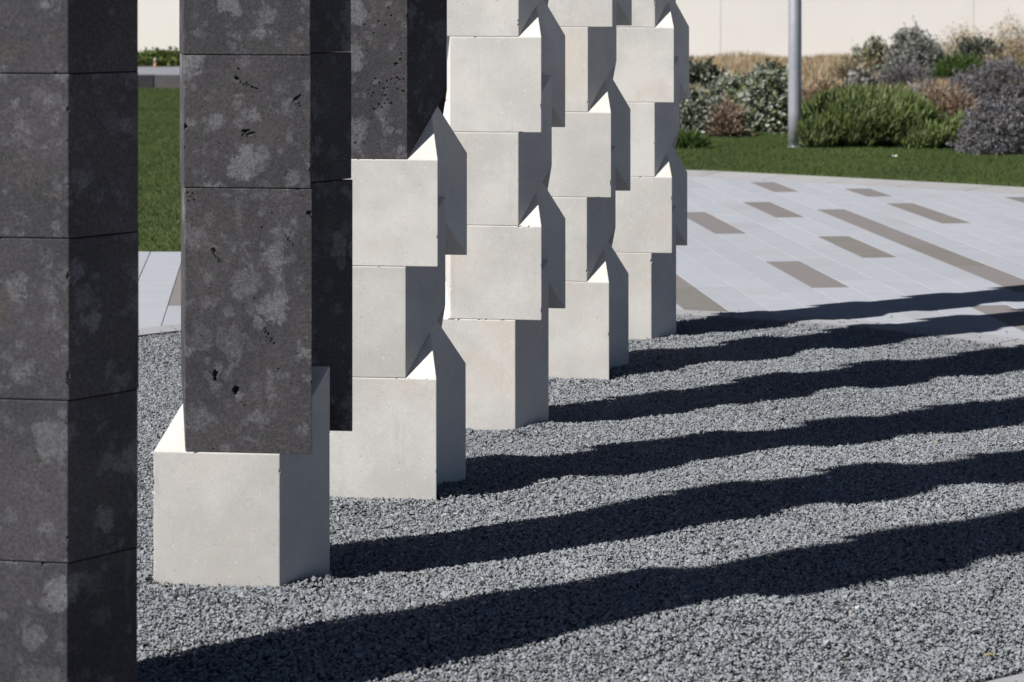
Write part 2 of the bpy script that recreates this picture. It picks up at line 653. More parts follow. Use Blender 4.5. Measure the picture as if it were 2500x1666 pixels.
# kerb stones round the gravel
nk = 26
for k in range(nk):
    t0 = 2 * math.pi * k / nk + 0.03
    t1 = 2 * math.pi * (k + 1) / nk + 0.03
    sub = 5
    pi_, po = [], []
    gg = 0.0012
    for s in range(sub + 1):
        th = t0 + (t1 - t0) * s / sub + (gg if s == 0 else (-gg if s == sub else 0))
        th = (th + math.pi) % (2 * math.pi) - math.pi
        r = bed_r(th)
        pi_.append((CX + r * math.cos(th), CY + r * math.sin(th)))
        po.append((CX + (r + KERB_W) * math.cos(th), CY + (r + KERB_W) * math.sin(th)))
    bm = bmesh.new()
    tm = np.mean(pi_ + po, axis=0)
    def vv(p, z): return bm.verts.new((p[0] - tm[0], p[1] - tm[1], z))
    it, ot = [vv(p, 0.006) for p in pi_], [vv(p, 0.006) for p in po]
    ib, ob = [vv(p, -0.12) for p in pi_], [vv(p, -0.12) for p in po]
    for s in range(sub):
        bm.faces.new((it[s], ot[s], ot[s + 1], it[s + 1]))
        bm.faces.new((ib[s], it[s], it[s + 1], ib[s + 1]))
        bm.faces.new((ot[s], ob[s], ob[s + 1], ot[s + 1]))
    bm.faces.new((it[0], ib[0], ob[0], ot[0]))
    bm.faces.new((it[-1], ot[-1], ob[-1], ib[-1]))
    bmesh.ops.recalc_face_normals(bm, faces=bm.faces[:])
    o = link('kerb_stone', bm_mesh('kerb_stone', bm), M['kerb'], pavement)
    o.matrix_parent_inverse = Matrix.Translation((0, -8, 0))
    o.location = (tm[0], tm[1], 0)

# band of border stones along the lawn
acc = []
cur = [(x, y) for x, y in zip(LX, LY) if 0.2 < x < 8.2]
P = np.array(cur)
seg = np.hypot(*np.diff(P, axis=0).T)
S = np.r_[0, np.cumsum(seg)]


def along(s):
    x = np.interp(s, S, P[:, 0]); y = np.interp(s, S, P[:, 1])
    x2 = np.interp(s + 0.02, S, P[:, 0]); y2 = np.interp(s + 0.02, S, P[:, 1])
    x1 = np.interp(s - 0.02, S, P[:, 0]); y1 = np.interp(s - 0.02, S, P[:, 1])
    t = np.array([x2 - x1, y2 - y1]); t /= np.linalg.norm(t)
    nrm = np.array([t[1], -t[0]])
    return np.array([x, y]), nrm


s = 0.05
kk = 0
while s < S[-1] - 0.6:
    ln = 0.62
    bm = bmesh.new()
    tops = []
    (c0, n0) = along(s + ln / 2)
    lo, hi = [], []
    for q in range(4):
        p, n = along(s + 0.003 + (ln - 0.006) * q / 3)
        lo.append(p + n * BAND); hi.append(p - n * 0.0)
    vt = [bm.verts.new((p[0] - c0[0], p[1] - c0[1], 0.0)) for p in lo + hi[::-1]]
    vb = [bm.verts.new((p[0] - c0[0], p[1] - c0[1], -0.045)) for p in lo + hi[::-1]]
    bm.faces.new(vt)
    for q in range(8):
        bm.faces.new((vb[q], vb[(q + 1) % 8], vt[(q + 1) % 8], vt[q]))
    bmesh.ops.recalc_face_normals(bm, faces=bm.faces[:])
    o = link('border_stone', bm_mesh('border_stone', bm), M['brown'] if kk in (9, 12) else M['band'], pavement)
    o.matrix_parent_inverse = Matrix.Translation((0, -8, 0))
    o.location = (c0[0], c0[1], 0.005)
    s += ln
    kk += 1

# ------------------------------------------------------------------ stone columns
FIT = {  # x, depth (block units), yaw, base type
    'A': (-3.073, 13.087, 0.136), 'B': (-2.126, 16.144, 0.096), 'C': (-1.294, 19.170, 0.095),
    'D': (-0.302, 22.491, 0.129), 'E': (0.560, 25.513, 0.134), 'F': (1.505, 28.115, 0.123)}
BW, BD, BS, BG, BK, BM = 0.976, 0.419, 0.260, 0.600, 0.200, 0.189
DH = {('A', 3): -.007, ('A', 4): .002, ('A', 1): .005, ('B', 3): .005, ('B', 4): .014, ('B', 1): -.003, ('C', 3): -.026, ('C', 2): .010, ('C', 1): .007,
      ('D', 4): -.006, ('D', 3): -.016, ('D', 1): .008, ('E', 4): .035, ('E', 3): .017, ('E', 2): -.002, ('E', 1): -.011, ('F', 4): -.023, ('F', 3): -.013, ('F', 2): .006, ('F', 1): .003}
DX = {('B', 0): .012, ('B', 1): 0.0, ('B', 3): -.010, ('B', 4): -.013, ('C', 0): .002, ('C', 1): -.018, ('C', 2): .014, ('C', 3): -.004, ('D', 0): -.019, ('D', 1): .001, ('D', 2): .015,
      ('D', 3): -.001, ('D', 4): .017, ('E', 0): -.012, ('E', 1): -.018, ('E', 2): .012, ('E', 3): -.007, ('E', 4): .028, ('F', 0): -.023, ('F', 1): -.010, ('F', 2): .020, ('F', 3): .015, ('F', 4): .025}


def level_z(c, l):
    return (1.1 + (l - 1) + DH.get((c, l), 0.0)) * UNIT


def block_mesh(sign, z0, z1, gb, gt, dx, bevel):
    """chevron block: sign +1 folds to the right, -1 to the left; gb / gt: gabled underside / top"""
    bm = bmesh.new()
    st = []
    for t, off in ((0, -BS / 2 * sign), (BD, BM / 2 * sign), (2 * BD, -BS / 2 * sign)):
        ridge = BG if t == BD else 0.0
        row = []
        for side in (-1, 1):
            r = (side * BW / 2 + off + BK * t + dx) * UNIT
            row.append((bm.verts.new((r, t * UNIT, z0 + (ridge * UNIT if gb else 0))), bm.verts.new((r, t * UNIT, z1 + (ridge * UNIT if gt else 0)))))
        st.append(row)
    f = bm.faces.new
    (l0, r0), (l1, r1), (l2, r2) = st
    f((l0[0], r0[0], r0[1], l0[1]))
    f((r2[0], l2[0], l2[1], r2[1]))
    for a, b in ((st[0], st[1]), (st[1], st[2])):
        f((a[1][0], b[1][0], b[1][1], a[1][1]))       # right
        f((b[0][0], a[0][0], a[0][1], b[0][1]))       # left
        f((a[0][1], a[1][1], b[1][1], b[0][1]))       # top
        f((a[1][0], a[0][0], b[0][0], b[1][0]))       # bottom
    bmesh.ops.recalc_face_normals(bm, faces=bm.faces[:])
    ed = [e for e in bm.edges if len(e.link_faces) == 2 and e.calc_face_angle() > 0.5]
    bmesh.ops.bevel(bm, geom=ed, offset=bevel, segments=2, profile=0.6, affect='EDGES')
    return bm


PITS = {}     # filled below: (column, level) -> list of (x, z, w, h, depth, tilt) on the front face, metres in column space


def carve(me, pits, seed):
    """cut weathered hollows out of a block"""
    rr = random.Random(seed)
    bm = bmesh.new()
    for (x, y, z, w, h, d, tilt) in pits:
        b2 = bmesh.new()
        bmesh.ops.create_icosphere(b2, subdivisions=2, radius=1.0)
        off = Vector((rr.uniform(0, 50), rr.uniform(0, 50), rr.uniform(0, 50)))
        ct, sn = math.cos(tilt), math.sin(tilt)
        for v in b2.verts:
            k = 1.0 + 0.75 * mnoise.noise(v.co * 1.5 + off) + 0.35 * mnoise.noise(v.co * 3.7 + off)
            p = v.co * k
            px, pz, py = p.x * w, p.z * h, p.y * d
            v.co = (x + px * ct - pz * sn, y + py, z + px * sn + pz * ct)
        tmp = bpy.data.meshes.new('tmp')
        b2.to_mesh(tmp)
        b2.free()
        bm.from_mesh(tmp)
        bpy.data.meshes.remove(tmp)
    cme = bm_mesh('cut', bm)
    co = bpy.data.objects.new('cut', cme)
    bo = bpy.data.objects.new('blk', me)
    COL.objects.link(co)
    COL.objects.link(bo)
    md = bo.modifiers.new('b', 'BOOLEAN')
    md.operation = 'DIFFERENCE'
    md.solver = 'EXACT'
    md.use_self = True
    md.object = co
    dg = bpy.context.evaluated_depsgraph_get()
    res = bpy.data.meshes.new_from_object(bo.evaluated_get(dg))
    bpy.data.objects.remove(bo)
    bpy.data.objects.remove(co)
    bpy.data.meshes.remove(cme)
    return res


def px_to_front(c, x, y):
    """photo pixel -> point on the front face plane of a column, in column space"""
    X0, Z0, ph = FIT[c]
    a = (x - 1250) / FPX
    # ray (a, 1) * s meets the front plane
    nx, ny = math.sin(ph), math.cos(ph)
    sden = a * nx + ny
    s_ = (X0 * nx + Z0 * ny) / sden
    wx, wy = a * s_ - X0, s_ - Z0
    lx = wx * math.cos(ph) - wy * math.sin(ph)
    z = (4.652 - (y + 38.6) / FPX * s_)
    return lx * UNIT, z * UNIT, s_ * UNIT / FPX      # also metres per pixel


def pit(c, lv, x, y, w, h, d=None, tilt=0.0, yoff=0.0):
    lx, z, k = px_to_front(c, x, y)
    PITS.setdefault((c, lv), []).append((lx, yoff, z, w * k / 2, h * k / 2, (d or min(w, h) * 0.6) * k, -tilt))


R = math.radians
# hollows read off the photograph (pixel positions on the front faces)
pit('B', 3, 577, 191, 17, 11, 9)
for i in range(15):
    t = i / 14
    pit('B', 3, 584 + 44 * t + random.uniform(-4, 4) * (1 - t), 199 + 18 * t + random.uniform(-6, 6) * (1 - t), random.uniform(4, 8), random.uniform(3, 6), 4)
pit('B', 3, 622, 216, 22, 5, 5, R(12))
pit('B', 3, 582, 168, 9, 6, 5)
pit('B', 3, 722, 240, 30, 9, 8, R(-38))
for i in range(8):
    pit('B', 3, 728 + random.uniform(-8, 8), 251 + random.uniform(-6, 8), 4, 4, 3)
pit('B', 3, 598, 320, 24, 11, 9, R(-12))
pit('B', 3, 612, 326, 26, 9, 6, R(-12))
for i in range(7):
    pit('B', 3, 604 + random.uniform(-14, 18), 330 + random.uniform(-5, 5), 5, 4, 3)
pit('B', 3, 452, 310, 14, 24, 9, 0, 0)
for x, y in ((615, 236), (493, 260), (572, 383), (491, 360), (660, 270), (700, 420)):
    pit('B', 3, x, y, 4, 4, 3)
pit('B', 1, 521, 610, 14, 12, 6)
for i in range(12):
    t = i / 11
    pit('B', 1, 520 + 17 * t + random.uniform(-5, 5), 612 + 30 * t, random.uniform(4, 7), random.uniform(3, 6), 4)
for i in range(11):
    t = i / 10
    pit('B', 1, 698 + 16 * t + random.uniform(-4, 4), 572 + 28 * t, random.uniform(3, 7), random.uniform(3, 6), 4)
for i in range(14):
    t = i / 13
    pit('B', 1, 643 + 24 * t + random.uniform(-5, 5), 802 + 38 * t, random.uniform(3, 7), random.uniform(3, 6), 4)
pit('B', 1, 525, 910, 14, 18, 12, R(8))
pit('B', 1, 525, 925, 11, 14, 9)
pit('B', 1, 575, 951, 16, 24, 14, R(10))
pit('B', 1, 577, 962, 12, 9, 7)
for x, y in ((590, 982), (597, 990), (465, 480), (470, 473), (457, 470), (460, 490), (474, 488), (738, 478), (664, 520), (521, 1096), (640, 556), (620, 730), (680, 900), (490, 820)):
    pit('B', 1, x, y, random.uniform(4, 7), random.uniform(4, 6), 4)
pit('B', 1, 755, 520, 14, 14, 8)
cl = [(917, 193), (926, 203), (914, 212), (898, 220), (899, 230), (907, 235), (912, 228), (945, 197), (955, 194), (962, 192), (970, 190), (976, 195), (985, 193), (964, 205), (969, 217), (938, 216), (946, 213),
      (934, 233), (941, 233), (947, 243), (955, 252), (939, 253), (908, 260), (913, 266), (933, 262), (925, 255), (984, 222), (977, 145), (980, 130), (895, 124), (908, 290), (943, 293), (871, 330), (867, 349), (938, 337), (900, 30), (925, 52), (940, 60), (913, 80), (955, 38), (948, 20), (890, 60)]
for x, y in cl:
    pit('C', 3, x, y, random.uniform(4, 9), random.uniform(3, 6), 4, random.uniform(-0.5, 0.9))
pit('C', 3, 967, 156, 14, 7, 6, R(-35))
for x, y, l in ((17, 930, 1), (24, 938, 1), (30, 946, 1), (38, 956, 1), (12, 921, 1), (55, 1000, 1), (100, 1180, 1), (60, 720, 2), (110, 610, 2), (90, 450, 3), (40, 330, 3), (156, 115, 4), (150, 1640, 0), (120, 1480, 0)):
    pit('A', l, x, y, random.uniform(4, 8), random.uniform(3, 6), 4)

TOP = 11
STACK = {  # (from level, to level, fold, stone)
    'A': [(0, 1, 1, 'basalt')] + [(l, l + 1, -1 if l in (6, 7) else 1, 'basalt') for l in range(1, TOP)],
    'B': [(0, 1, 1, 'lime'), (1, 3, -1, 'basalt')] + [(l, l + 1, -1 if l < 5 or l % 2 == 0 else 1, 'basalt') for l in range(3, TOP)],
    'C': [(0, 1, -1, 'lime'), (1, 2, 1, 'lime'), (2, 3, -1, 'lime'), (3, 5, 1, 'basalt')] + [(l, l + 1, -1 if l % 2 else 1, 'basalt') for l in range(5, TOP)],
    'D': [(l, l + 1, 1 if l % 2 == 0 else -1, 'lime') for l in range(0, TOP)],
    'E': [(l, l + 1, -1 if l % 2 == 0 else 1, 'lime') for l in range(0, TOP)],
    'F': [(l, l + 1, 1 if l % 2 == 0 else -1, 'lime') for l in range(0, TOP)]}
LAB = {
    'A': 'dark basalt column of aligned blocks, cut off by the left edge of the picture',
    'B': 'column of dark basalt blocks standing on one pale limestone base block',
    'C': 'zigzag column of three pale limestone blocks with dark basalt blocks on top',
    'D': 'pale limestone zigzag column right behind the one with a dark basalt top',
    'E': 'pale limestone zigzag column, second from the far end of the row',
    'F': 'farthest pale limestone zigzag column, beside the paving and in front of the shrubs'}
for c, st in STACK.items():
    X0, Z0, ph = FIT[c]
    root = empty('stone_column', (X0 * UNIT, Z0 * UNIT, 0), -ph)
    tag(root, LAB[c], 'stone column', 'columns of stacked folded stone blocks')
    for k, (l0, l1, sg, mt) in enumerate(st):
        z0 = level_z(c, l0) + 0.0012 if l0 else -0.16
        z1 = level_z(c, l1) - 0.0012
        gb = k > 0 and st[k - 1][2] != sg
        gt = k < len(st) - 1 and st[k + 1][2] != sg
        bm = block_mesh(sg, z0, z1, gb, gt, DX.get((c, l0), random.uniform(-0.006, 0.006)), 0.0028 if mt == 'lime' else 0.0022)
        me = bm_mesh('stone_block', bm)
        chips = list(PITS.get((c, l0), []))
        if l0 < 5:
            off = (-BS / 2 * sg + DX.get((c, l0), 0.0)) * UNIT
            for q in range(random.randint(3, 6)):
                e_ = random.choice('rrltb')
                zr = random.uniform(max(z0, 0.02) + 0.03, z1 - 0.03)
                xr_ = random.uniform(-BW / 2 + 0.06, BW / 2 - 0.06) * UNIT + off
                cs_ = random.uniform(0.0025, 0.0055)
                cx_, cz_ = {'r': (off + BW / 2 * UNIT, zr), 'l': (off - BW / 2 * UNIT, zr), 't': (xr_, z1), 'b': (xr_, z0 if l0 else z1)}[e_]
                lng = random.uniform(1.0, 2.6)
                chips.append((cx_, 0.0, cz_, cs_ * (lng if e_ in 'tb' else 1), cs_ * (lng if e_ in 'rl' else 1), cs_, 0.0))
        if chips:
            me = carve(me, chips, (ord(c) * 31 + l0 * 7) % 1000)
        o = link('stone_block', me, M[mt], root)
        if c in 'BC' and mt == 'basalt':
            o['label'] = 'dark basalt block'
        elif c in 'BC':
            o['label'] = 'pale limestone block'

# ------------------------------------------------------------------ loose gravel
def footprint_mask(x, y):
    ok = np.ones(len(x), bool)
    for c, (X0, Z0, ph) in FIT.items():
        dx, dy = x - X0 * UNIT, y - Z0 * UNIT
        lx = dx * math.cos(ph) - dy * math.sin(ph)
        ly = dx * math.sin(ph) + dy * math.cos(ph)
        t = ly / UNIT
        sg = STACK[c][0][2]
        off = np.interp(t, [0, BD, 2 * BD], [-BS / 2 * sg, BM / 2 * sg, -BS / 2 * sg]) + BK * t
        ok &= ~((t > -0.012) & (t < 2 * BD + 0.012) & (np.abs(lx / UNIT - off) < BW / 2 + 0.012))
    return ok


DENS = 18500
x0, x1, y0, y1 = -3.1, 3.25, 4.55, 11.0
n = int((x1 - x0) * (y1 - y0) * DENS)
gx, gy = RNG.uniform(x0, x1, n), RNG.uniform(y0, y1, n)
th = np.arctan2(gy - CY, gx - CX)
dd = (np.degrees(th) + 120 + 180) % 360 - 180
br = R0 + np.where(np.abs(dd) < 58, 0.95 * np.cos(np.radians(dd / 58 * 90)) ** 2, 0)
lim = 0.262 * gy + 0.10
rho = np.hypot(gx - CX, gy - CY) - br
spill = (rho > 0.0) & (RNG.random(n) < 0.030 * np.exp(-np.clip(rho, 0, 9) / 0.07))
keep = ((rho < -0.004) | spill) & (np.abs(gx) < lim) & (gy > 4.80) & footprint_mask(gx, gy)
gx, gy, spill = gx[keep], gy[keep], spill[keep]
n = len(gx)
size = np.clip(RNG.lognormal(math.log(0.0047), 0.30, n), 0.0024, 0.0125)       # half length
base = np.array([(1, 0.25, -0.2), (-0.15, 1, 0.2), (-1, -0.2, 0.15), (0.2, -1, -0.15), (0.15, 0.1, 1), (-0.1, -0.15, -1)], float)
V = base[None] * np.stack([size, size * RNG.uniform(0.60, 0.98, n), size * RNG.uniform(0.42, 0.85, n)], 1)[:, None, :]
V = V * RNG.uniform(0.75, 1.25, (n, 6, 1)) + RNG.normal(0, 0.22, (n, 6, 3)) * size[:, None, None]
a, b, g = RNG.uniform(0, 2 * math.pi, n), RNG.normal(0, 0.34, n), RNG.normal(0, 0.34, n)
ca, sa, cb, sb, cg, sg_ = np.cos(a), np.sin(a), np.cos(b), np.sin(b), np.cos(g), np.sin(g)
Rm = np.empty((n, 3, 3))
Rm[:, 0, 0] = ca * cb; Rm[:, 0, 1] = ca * sb * sg_ - sa * cg; Rm[:, 0, 2] = ca * sb * cg + sa * sg_
Rm[:, 1, 0] = sa * cb; Rm[:, 1, 1] = sa * sb * sg_ + ca * cg; Rm[:, 1, 2] = sa * sb * cg - ca * sg_
Rm[:, 2, 0] = -sb;     Rm[:, 2, 1] = cb * sg_;                Rm[:, 2, 2] = cb * cg
V = np.einsum('nij,nkj->nki', Rm, V)
gz = gravel_z(gx, gy) + RNG.uniform(-0.0050, 0.0012, n)
# a little heaping against the feet of the columns
for c, (X0, Z0, ph) in FIT.items():
    d2 = np.hypot(gx - X0 * UNIT, gy - (Z0 + 0.3) * UNIT)
    gz += 0.015 * np.exp(-((d2 - 0.24) / 0.07) ** 2) * (0.5 + 0.5 * np.sin(9 * np.arctan2(gy - Z0 * UNIT, gx - X0 * UNIT)))
gz = np.where(spill, 0.009, gz)
V += np.stack([gx, gy, gz], 1)[:, None, :]
FQ = np.array([(0, 1, 4), (1, 2, 4), (2, 3, 4), (3, 0, 4), (1, 0, 5), (2, 1, 5), (3, 2, 5), (0, 3, 5)])
F = (np.arange(n)[:, None, None] * 6 + FQ[None]).reshape(-1, 3)
val = np.clip(RNG.normal(0.208, 0.019, n), 0.14, 0.30)
val *= 1 + 0.07 * np.sin(3.1 * gx + 1.0) * np.sin(2.3 * gy + 0.5 * gx)
val = np.where(RNG.random(n) < 0.006, RNG.uniform(0.30, 0.40, n), val)
val = np.where(RNG.random(n) < 0.05, val * 0.72, val)
hue = RNG.normal(0, 1, n)
C = np.stack([val * (0.925 + 0.018 * hue), val * 0.990, val * (1.060 - 0.022 * hue)], 1)
warm = RNG.random(n) < 0.006
C[warm] = C[warm] * np.array([1.15, 0.98, 0.80])
me = arrays_mesh('gravel', V.reshape(-1, 3), F, np.repeat(C, 6, axis=0))
tag(link('gravel', me, M['pebble']), 'crushed blue-grey gravel filling the round bed under the columns', 'gravel', kind='stuff')
print('pebbles', n)


# ------------------------------------------------------------------ lawn, road, planting bed
def sheet(name, pts, z, mat, kind='structure'):
    bm = bmesh.new()
    vs = [bm.verts.new((x, y, z)) for x, y in pts]
    bm.faces.new(vs)
    bmesh.ops.triangulate(bm, faces=bm.faces[:])
    bmesh.ops.recalc_face_normals(bm, faces=bm.faces[:])
    for f in bm.faces:
        if f.normal.z < 0: f.normal_flip()
    return tag(link(name, bm_mesh(name, bm), mat), kind=kind)


LAWN_BACK = [(12.5, 26.0), (7.5, 22.3), (5.2, 22.2), (4.0, 22.9), (2.9, 24.0), (1.0, 24.9), (-0.5, 27.0), (-1.6, 34.0), (-14, 34.9)]
sheet('lawn', [(x, y) for x, y in lawn_curve] + LAWN_BACK[0:], -0.012, M['turf'])
sheet('planting_bed', [(13.5, 14), (30, 14), (30, 47), (-1.2, 47), (-1.6, 34.0), (-0.5, 27.0), (1.0, 24.9), (2.9, 24.0), (4.0, 22.9), (5.2, 22.2), (7.5, 22.3), (12.5, 26.0), (13.4, 20)], -0.016, M['soil'])


def grass(n, xs, ys, hmin, hmax, w, cols, name, label):
    nrm = RNG.normal(0, 1, (n, 2))
    h = RNG.uniform(hmin, hmax, n)
    lean = RNG.normal(0, 0.35, (n, 2)) * h[:, None]
    ang = RNG.uniform(0, math.pi, n)
    ww = w * RNG.uniform(0.7, 1.3, n)
    sx, sy = np.cos(ang) * ww / 2, np.sin(ang) * ww / 2
    z = np.full(n, -0.014)
    V = np.empty((n, 4, 3))
    V[:, 0] = np.stack([xs - sx, ys - sy, z], 1)
    V[:, 1] = np.stack([xs + sx, ys + sy, z], 1)
    V[:, 2] = np.stack([xs + sx * 0.7 + lean[:, 0] * 0.45, ys + sy * 0.7 + lean[:, 1] * 0.45, z + h * 0.6], 1)
    V[:, 3] = np.stack([xs + lean[:, 0], ys + lean[:, 1], z + h], 1)
    F = (np.arange(n)[:, None] * 4 + np.array([[0, 1, 2, 3]]))
    me = arrays_mesh(name, V.reshape(-1, 3), F, np.repeat(cols, 4, axis=0))
    return tag(link(name, me, M['blade']), label, 'grass', kind='stuff')


def poly_mask(x, y, pts):
    inside = np.zeros(len(x), bool)
    m = len(pts)
    for i in range(m):
        xa, ya = pts[i]; xb, yb = pts[(i + 1) % m]
        cond = ((ya > y) != (yb > y)) & (x < (xb - xa) * (y - ya) / (yb - ya + 1e-12) + xa)
        inside ^= cond
    return inside


lawn_poly = [(x, y) for x, y in lawn_curve] + LAWN_BACK
xr, yr = RNG.uniform(0.6, 6.6, 370000), RNG.uniform(15, 25, 370000)
k = poly_mask(xr, yr, lawn_poly) & (np.abs(xr) < 0.268 * yr + 0.1)
xl, yl = RNG.uniform(-8.5, -1.3, 420000), RNG.uniform(13.2, 35, 420000)
kl = poly_mask(xl, yl, lawn_poly) & (xl < -0.135 * yl) & (xl > -0.205 * yl)
xs, ys = np.r_[xr[k], xl[kl]], np.r_[yr[k], yl[kl]]
patch = 0.5 + 0.5 * np.sin(1.9 * xs + 0.8 * ys + 1.5 * np.sin(0.9 * ys)) * np.sin(2.7 * ys - 0.6 * xs)
edge = np.clip(1 - (ys - lawn_y(xs)) / 0.30, 0, 1)
fresh = np.clip(RNG.normal(0.5, 0.28, len(xs)) * 0.6 + patch * 0.4 + edge * 0.4, 0, 1.3)
cg0, cg1 = np.array([0.046, 0.068, 0.022]), np.array([0.084, 0.122, 0.033])
cols = cg0 + (cg1 - cg0) * fresh[:, None]
strawm = RNG.random(len(xs)) < 0.05
cols[strawm] = np.array([0.09, 0.09, 0.04])
grass(len(xs), xs, ys, 0.014, 0.040, 0.005, cols, 'grass', 'short mown green grass of the lawn behind the paving')
print('blades', len(xs))

# low dark wall with a pale walkway behind it, far left
lw = empty('low_wall', (-6.2, 35.2, 0))
tag(lw, 'low dark stone wall at the far end of the lawn, seen between the first two columns', 'low wall')
M['dk1'] = simple('dark_granite', (0.030, 0.030, 0.034), (0.045, 0.045, 0.05), 8, 0.6)
M['dk2'] = simple('grey_granite', (0.085, 0.083, 0.088), (0.11, 0.105, 0.11), 8, 0.7)
for x0_, x1_, mt in ((-9.0, -5.92, 'dk1'), (-5.915, -2.6, 'dk2'), (-12.1, -9.005, 'dk2')):
    bm = bmesh.new()
    box_bm(bm, x0_ + 6.2, x1_ + 6.2, 0, 0.35, -0.1, 0.165)
    bmesh.ops.bevel(bm, geom=bm.edges[:], offset=0.012, segments=2, affect='EDGES')
    link('wall_stone', bm_mesh('wall_stone', bm), M[mt], lw)
M['walk'] = simple('walkway_concrete', (0.145, 0.152, 0.168), (0.19, 0.197, 0.212), 3, 0.9)
wk = sheet('walkway', [(-14, 35.56), (-1.9, 35.56), (-1.9, 42), (-14, 42)], 0.155, M['walk'])

# ------------------------------------------------------------------ boundary wall behind
def wall_mat():
    m = Mat('cream_render', 0.85, 0, 0.15)
    m.coords(True)
    a = m.noise(0.7, 4, 0.55)
    c = m.mix(m.ramp(a, 0.3, 0.7), (0.765, 0.752, 0.712), (0.80, 0.787, 0.75))
    mp = m.new('ShaderNodeMapping')
    mp.inputs['Scale'].default_value = (2.5, 2.5, 0.25)
    m.l.new(m.vec, mp.inputs[0])
    c = m.mix(m.math('MULTIPLY', m.ramp(m.noise(1, 4, 0.6, 0, mp.outputs[0]), 0.55, 0.8), 0.12), c, (0.52, 0.50, 0.45))
    m.col(c)
    m.bump(m.noise(60, 3), 0.2, 0.004)
    return m.m


M['wall'] = wall_mat()
WY = 47.0
bw = empty('boundary_wall', (4, WY, 0))
tag(bw, 'tall cream panelled wall closing the view behind the shrubs', 'wall')
jx = (1760 - 1250) / FPX * WY
step = (2378 - 1760) / FPX * WY
for i in range(-5, 6):
    xa, xb = jx + step * i + 0.005, jx + step * (i + 1) - 0.005
    bm = bmesh.new()
    box_bm(bm, xa - 4, xb - 4, 0, 0.2, -0.1, 5.2)
    bmesh.ops.bevel(bm, geom=bm.edges[:], offset=0.003, segments=1, affect='EDGES')
    link('wall_panel', bm_mesh('wall_panel', bm), M['wall'], bw)
bm = bmesh.new()
box_bm(bm, -34, 32, 0.03, 0.16, -0.08, 5.15)
M['joint'] = simple('wall_joint', (0.42, 0.40, 0.36), (0.48, 0.46, 0.41), 3, 0.9)
link('joint_backing', bm_mesh('joint_backing', bm), M['joint'], bw)

# ------------------------------------------------------------------ lamp post
M['steel'] = Mat('galvanised_steel', 0.45, 0.55, 0.5)
_m = M['steel']
_m.coords(False)
_m.col(_m.mix(_m.ramp(_m.noise(9, 4), 0.3, 0.7), (0.40, 0.415, 0.45), (0.45, 0.465, 0.50)))
_m.l.new(_m.ramp(_m.noise(14, 4), 0.3, 0.7, 0.42, 0.5), _m.b.inputs['Roughness'])
M['steel'] = _m.m
lp = empty('lamp_post', (2.91, 21.91, 0))
tag(lp, 'tall grey metal post standing on the lawn in front of the shrubs', 'post')
bm = bmesh.new()
lathe_bm(bm, [(0.069, -0.1), (0.069, 0.35), (0.0695, 0.8), (0.064, 4.6)], 40)
link('shaft', bm_mesh('shaft', bm), M['steel'], lp)
bm = bmesh.new()
lathe_bm(bm, [(0.078, -0.02), (0.078, 0.001), (0.075, 0.004), (0.0705, 0.004)], 40)
link('base_plate', bm_mesh('base_plate', bm), M['steel'], lp)
bm = bmesh.new()
lathe_bm(bm, [(0.064, 4.601), (0.16, 4.66), (0.17, 4.9), (0.03, 5.0)], 40)
link('lamp_head', bm_mesh('lamp_head', bm), M['steel'], lp)


# ------------------------------------------------------------------ shrubs
def leaf_arrays(C, D, L, Wd, cols):
    """diamond leaves: C base points, D unit directions, L lengths, Wd widths"""
    n = len(C)
    up = RNG.normal(0, 1, (n, 3))
    S_ = np.cross(D, up)
    S_ /= np.linalg.norm(S_, axis=1)[:, None] + 1e-9
    V = np.empty((n, 4, 3))
    V[:, 0] = C
    V[:, 1] = C + D * (L * 0.5)[:, None] + S_ * (Wd * 0.5)[:, None]
    V[:, 2] = C + D * L[:, None]
    V[:, 3] = C + D * (L * 0.5)[:, None] - S_ * (Wd * 0.5)[:, None]
    return V.reshape(-1, 3), np.arange(n * 4).reshape(n, 4), np.repeat(cols, 4, axis=0)


def unit(a):
    return a / (np.linalg.norm(a, axis=1)[:, None] + 1e-9)


def lumps(n, seed):
    r = np.random.default_rng(seed)
    return unit(r.normal(0, 1, (n, 3)) * np.array([1, 1, 0.8]) + np.array([0, 0, 0.25])), r.uniform(0.75, 1.18, n)


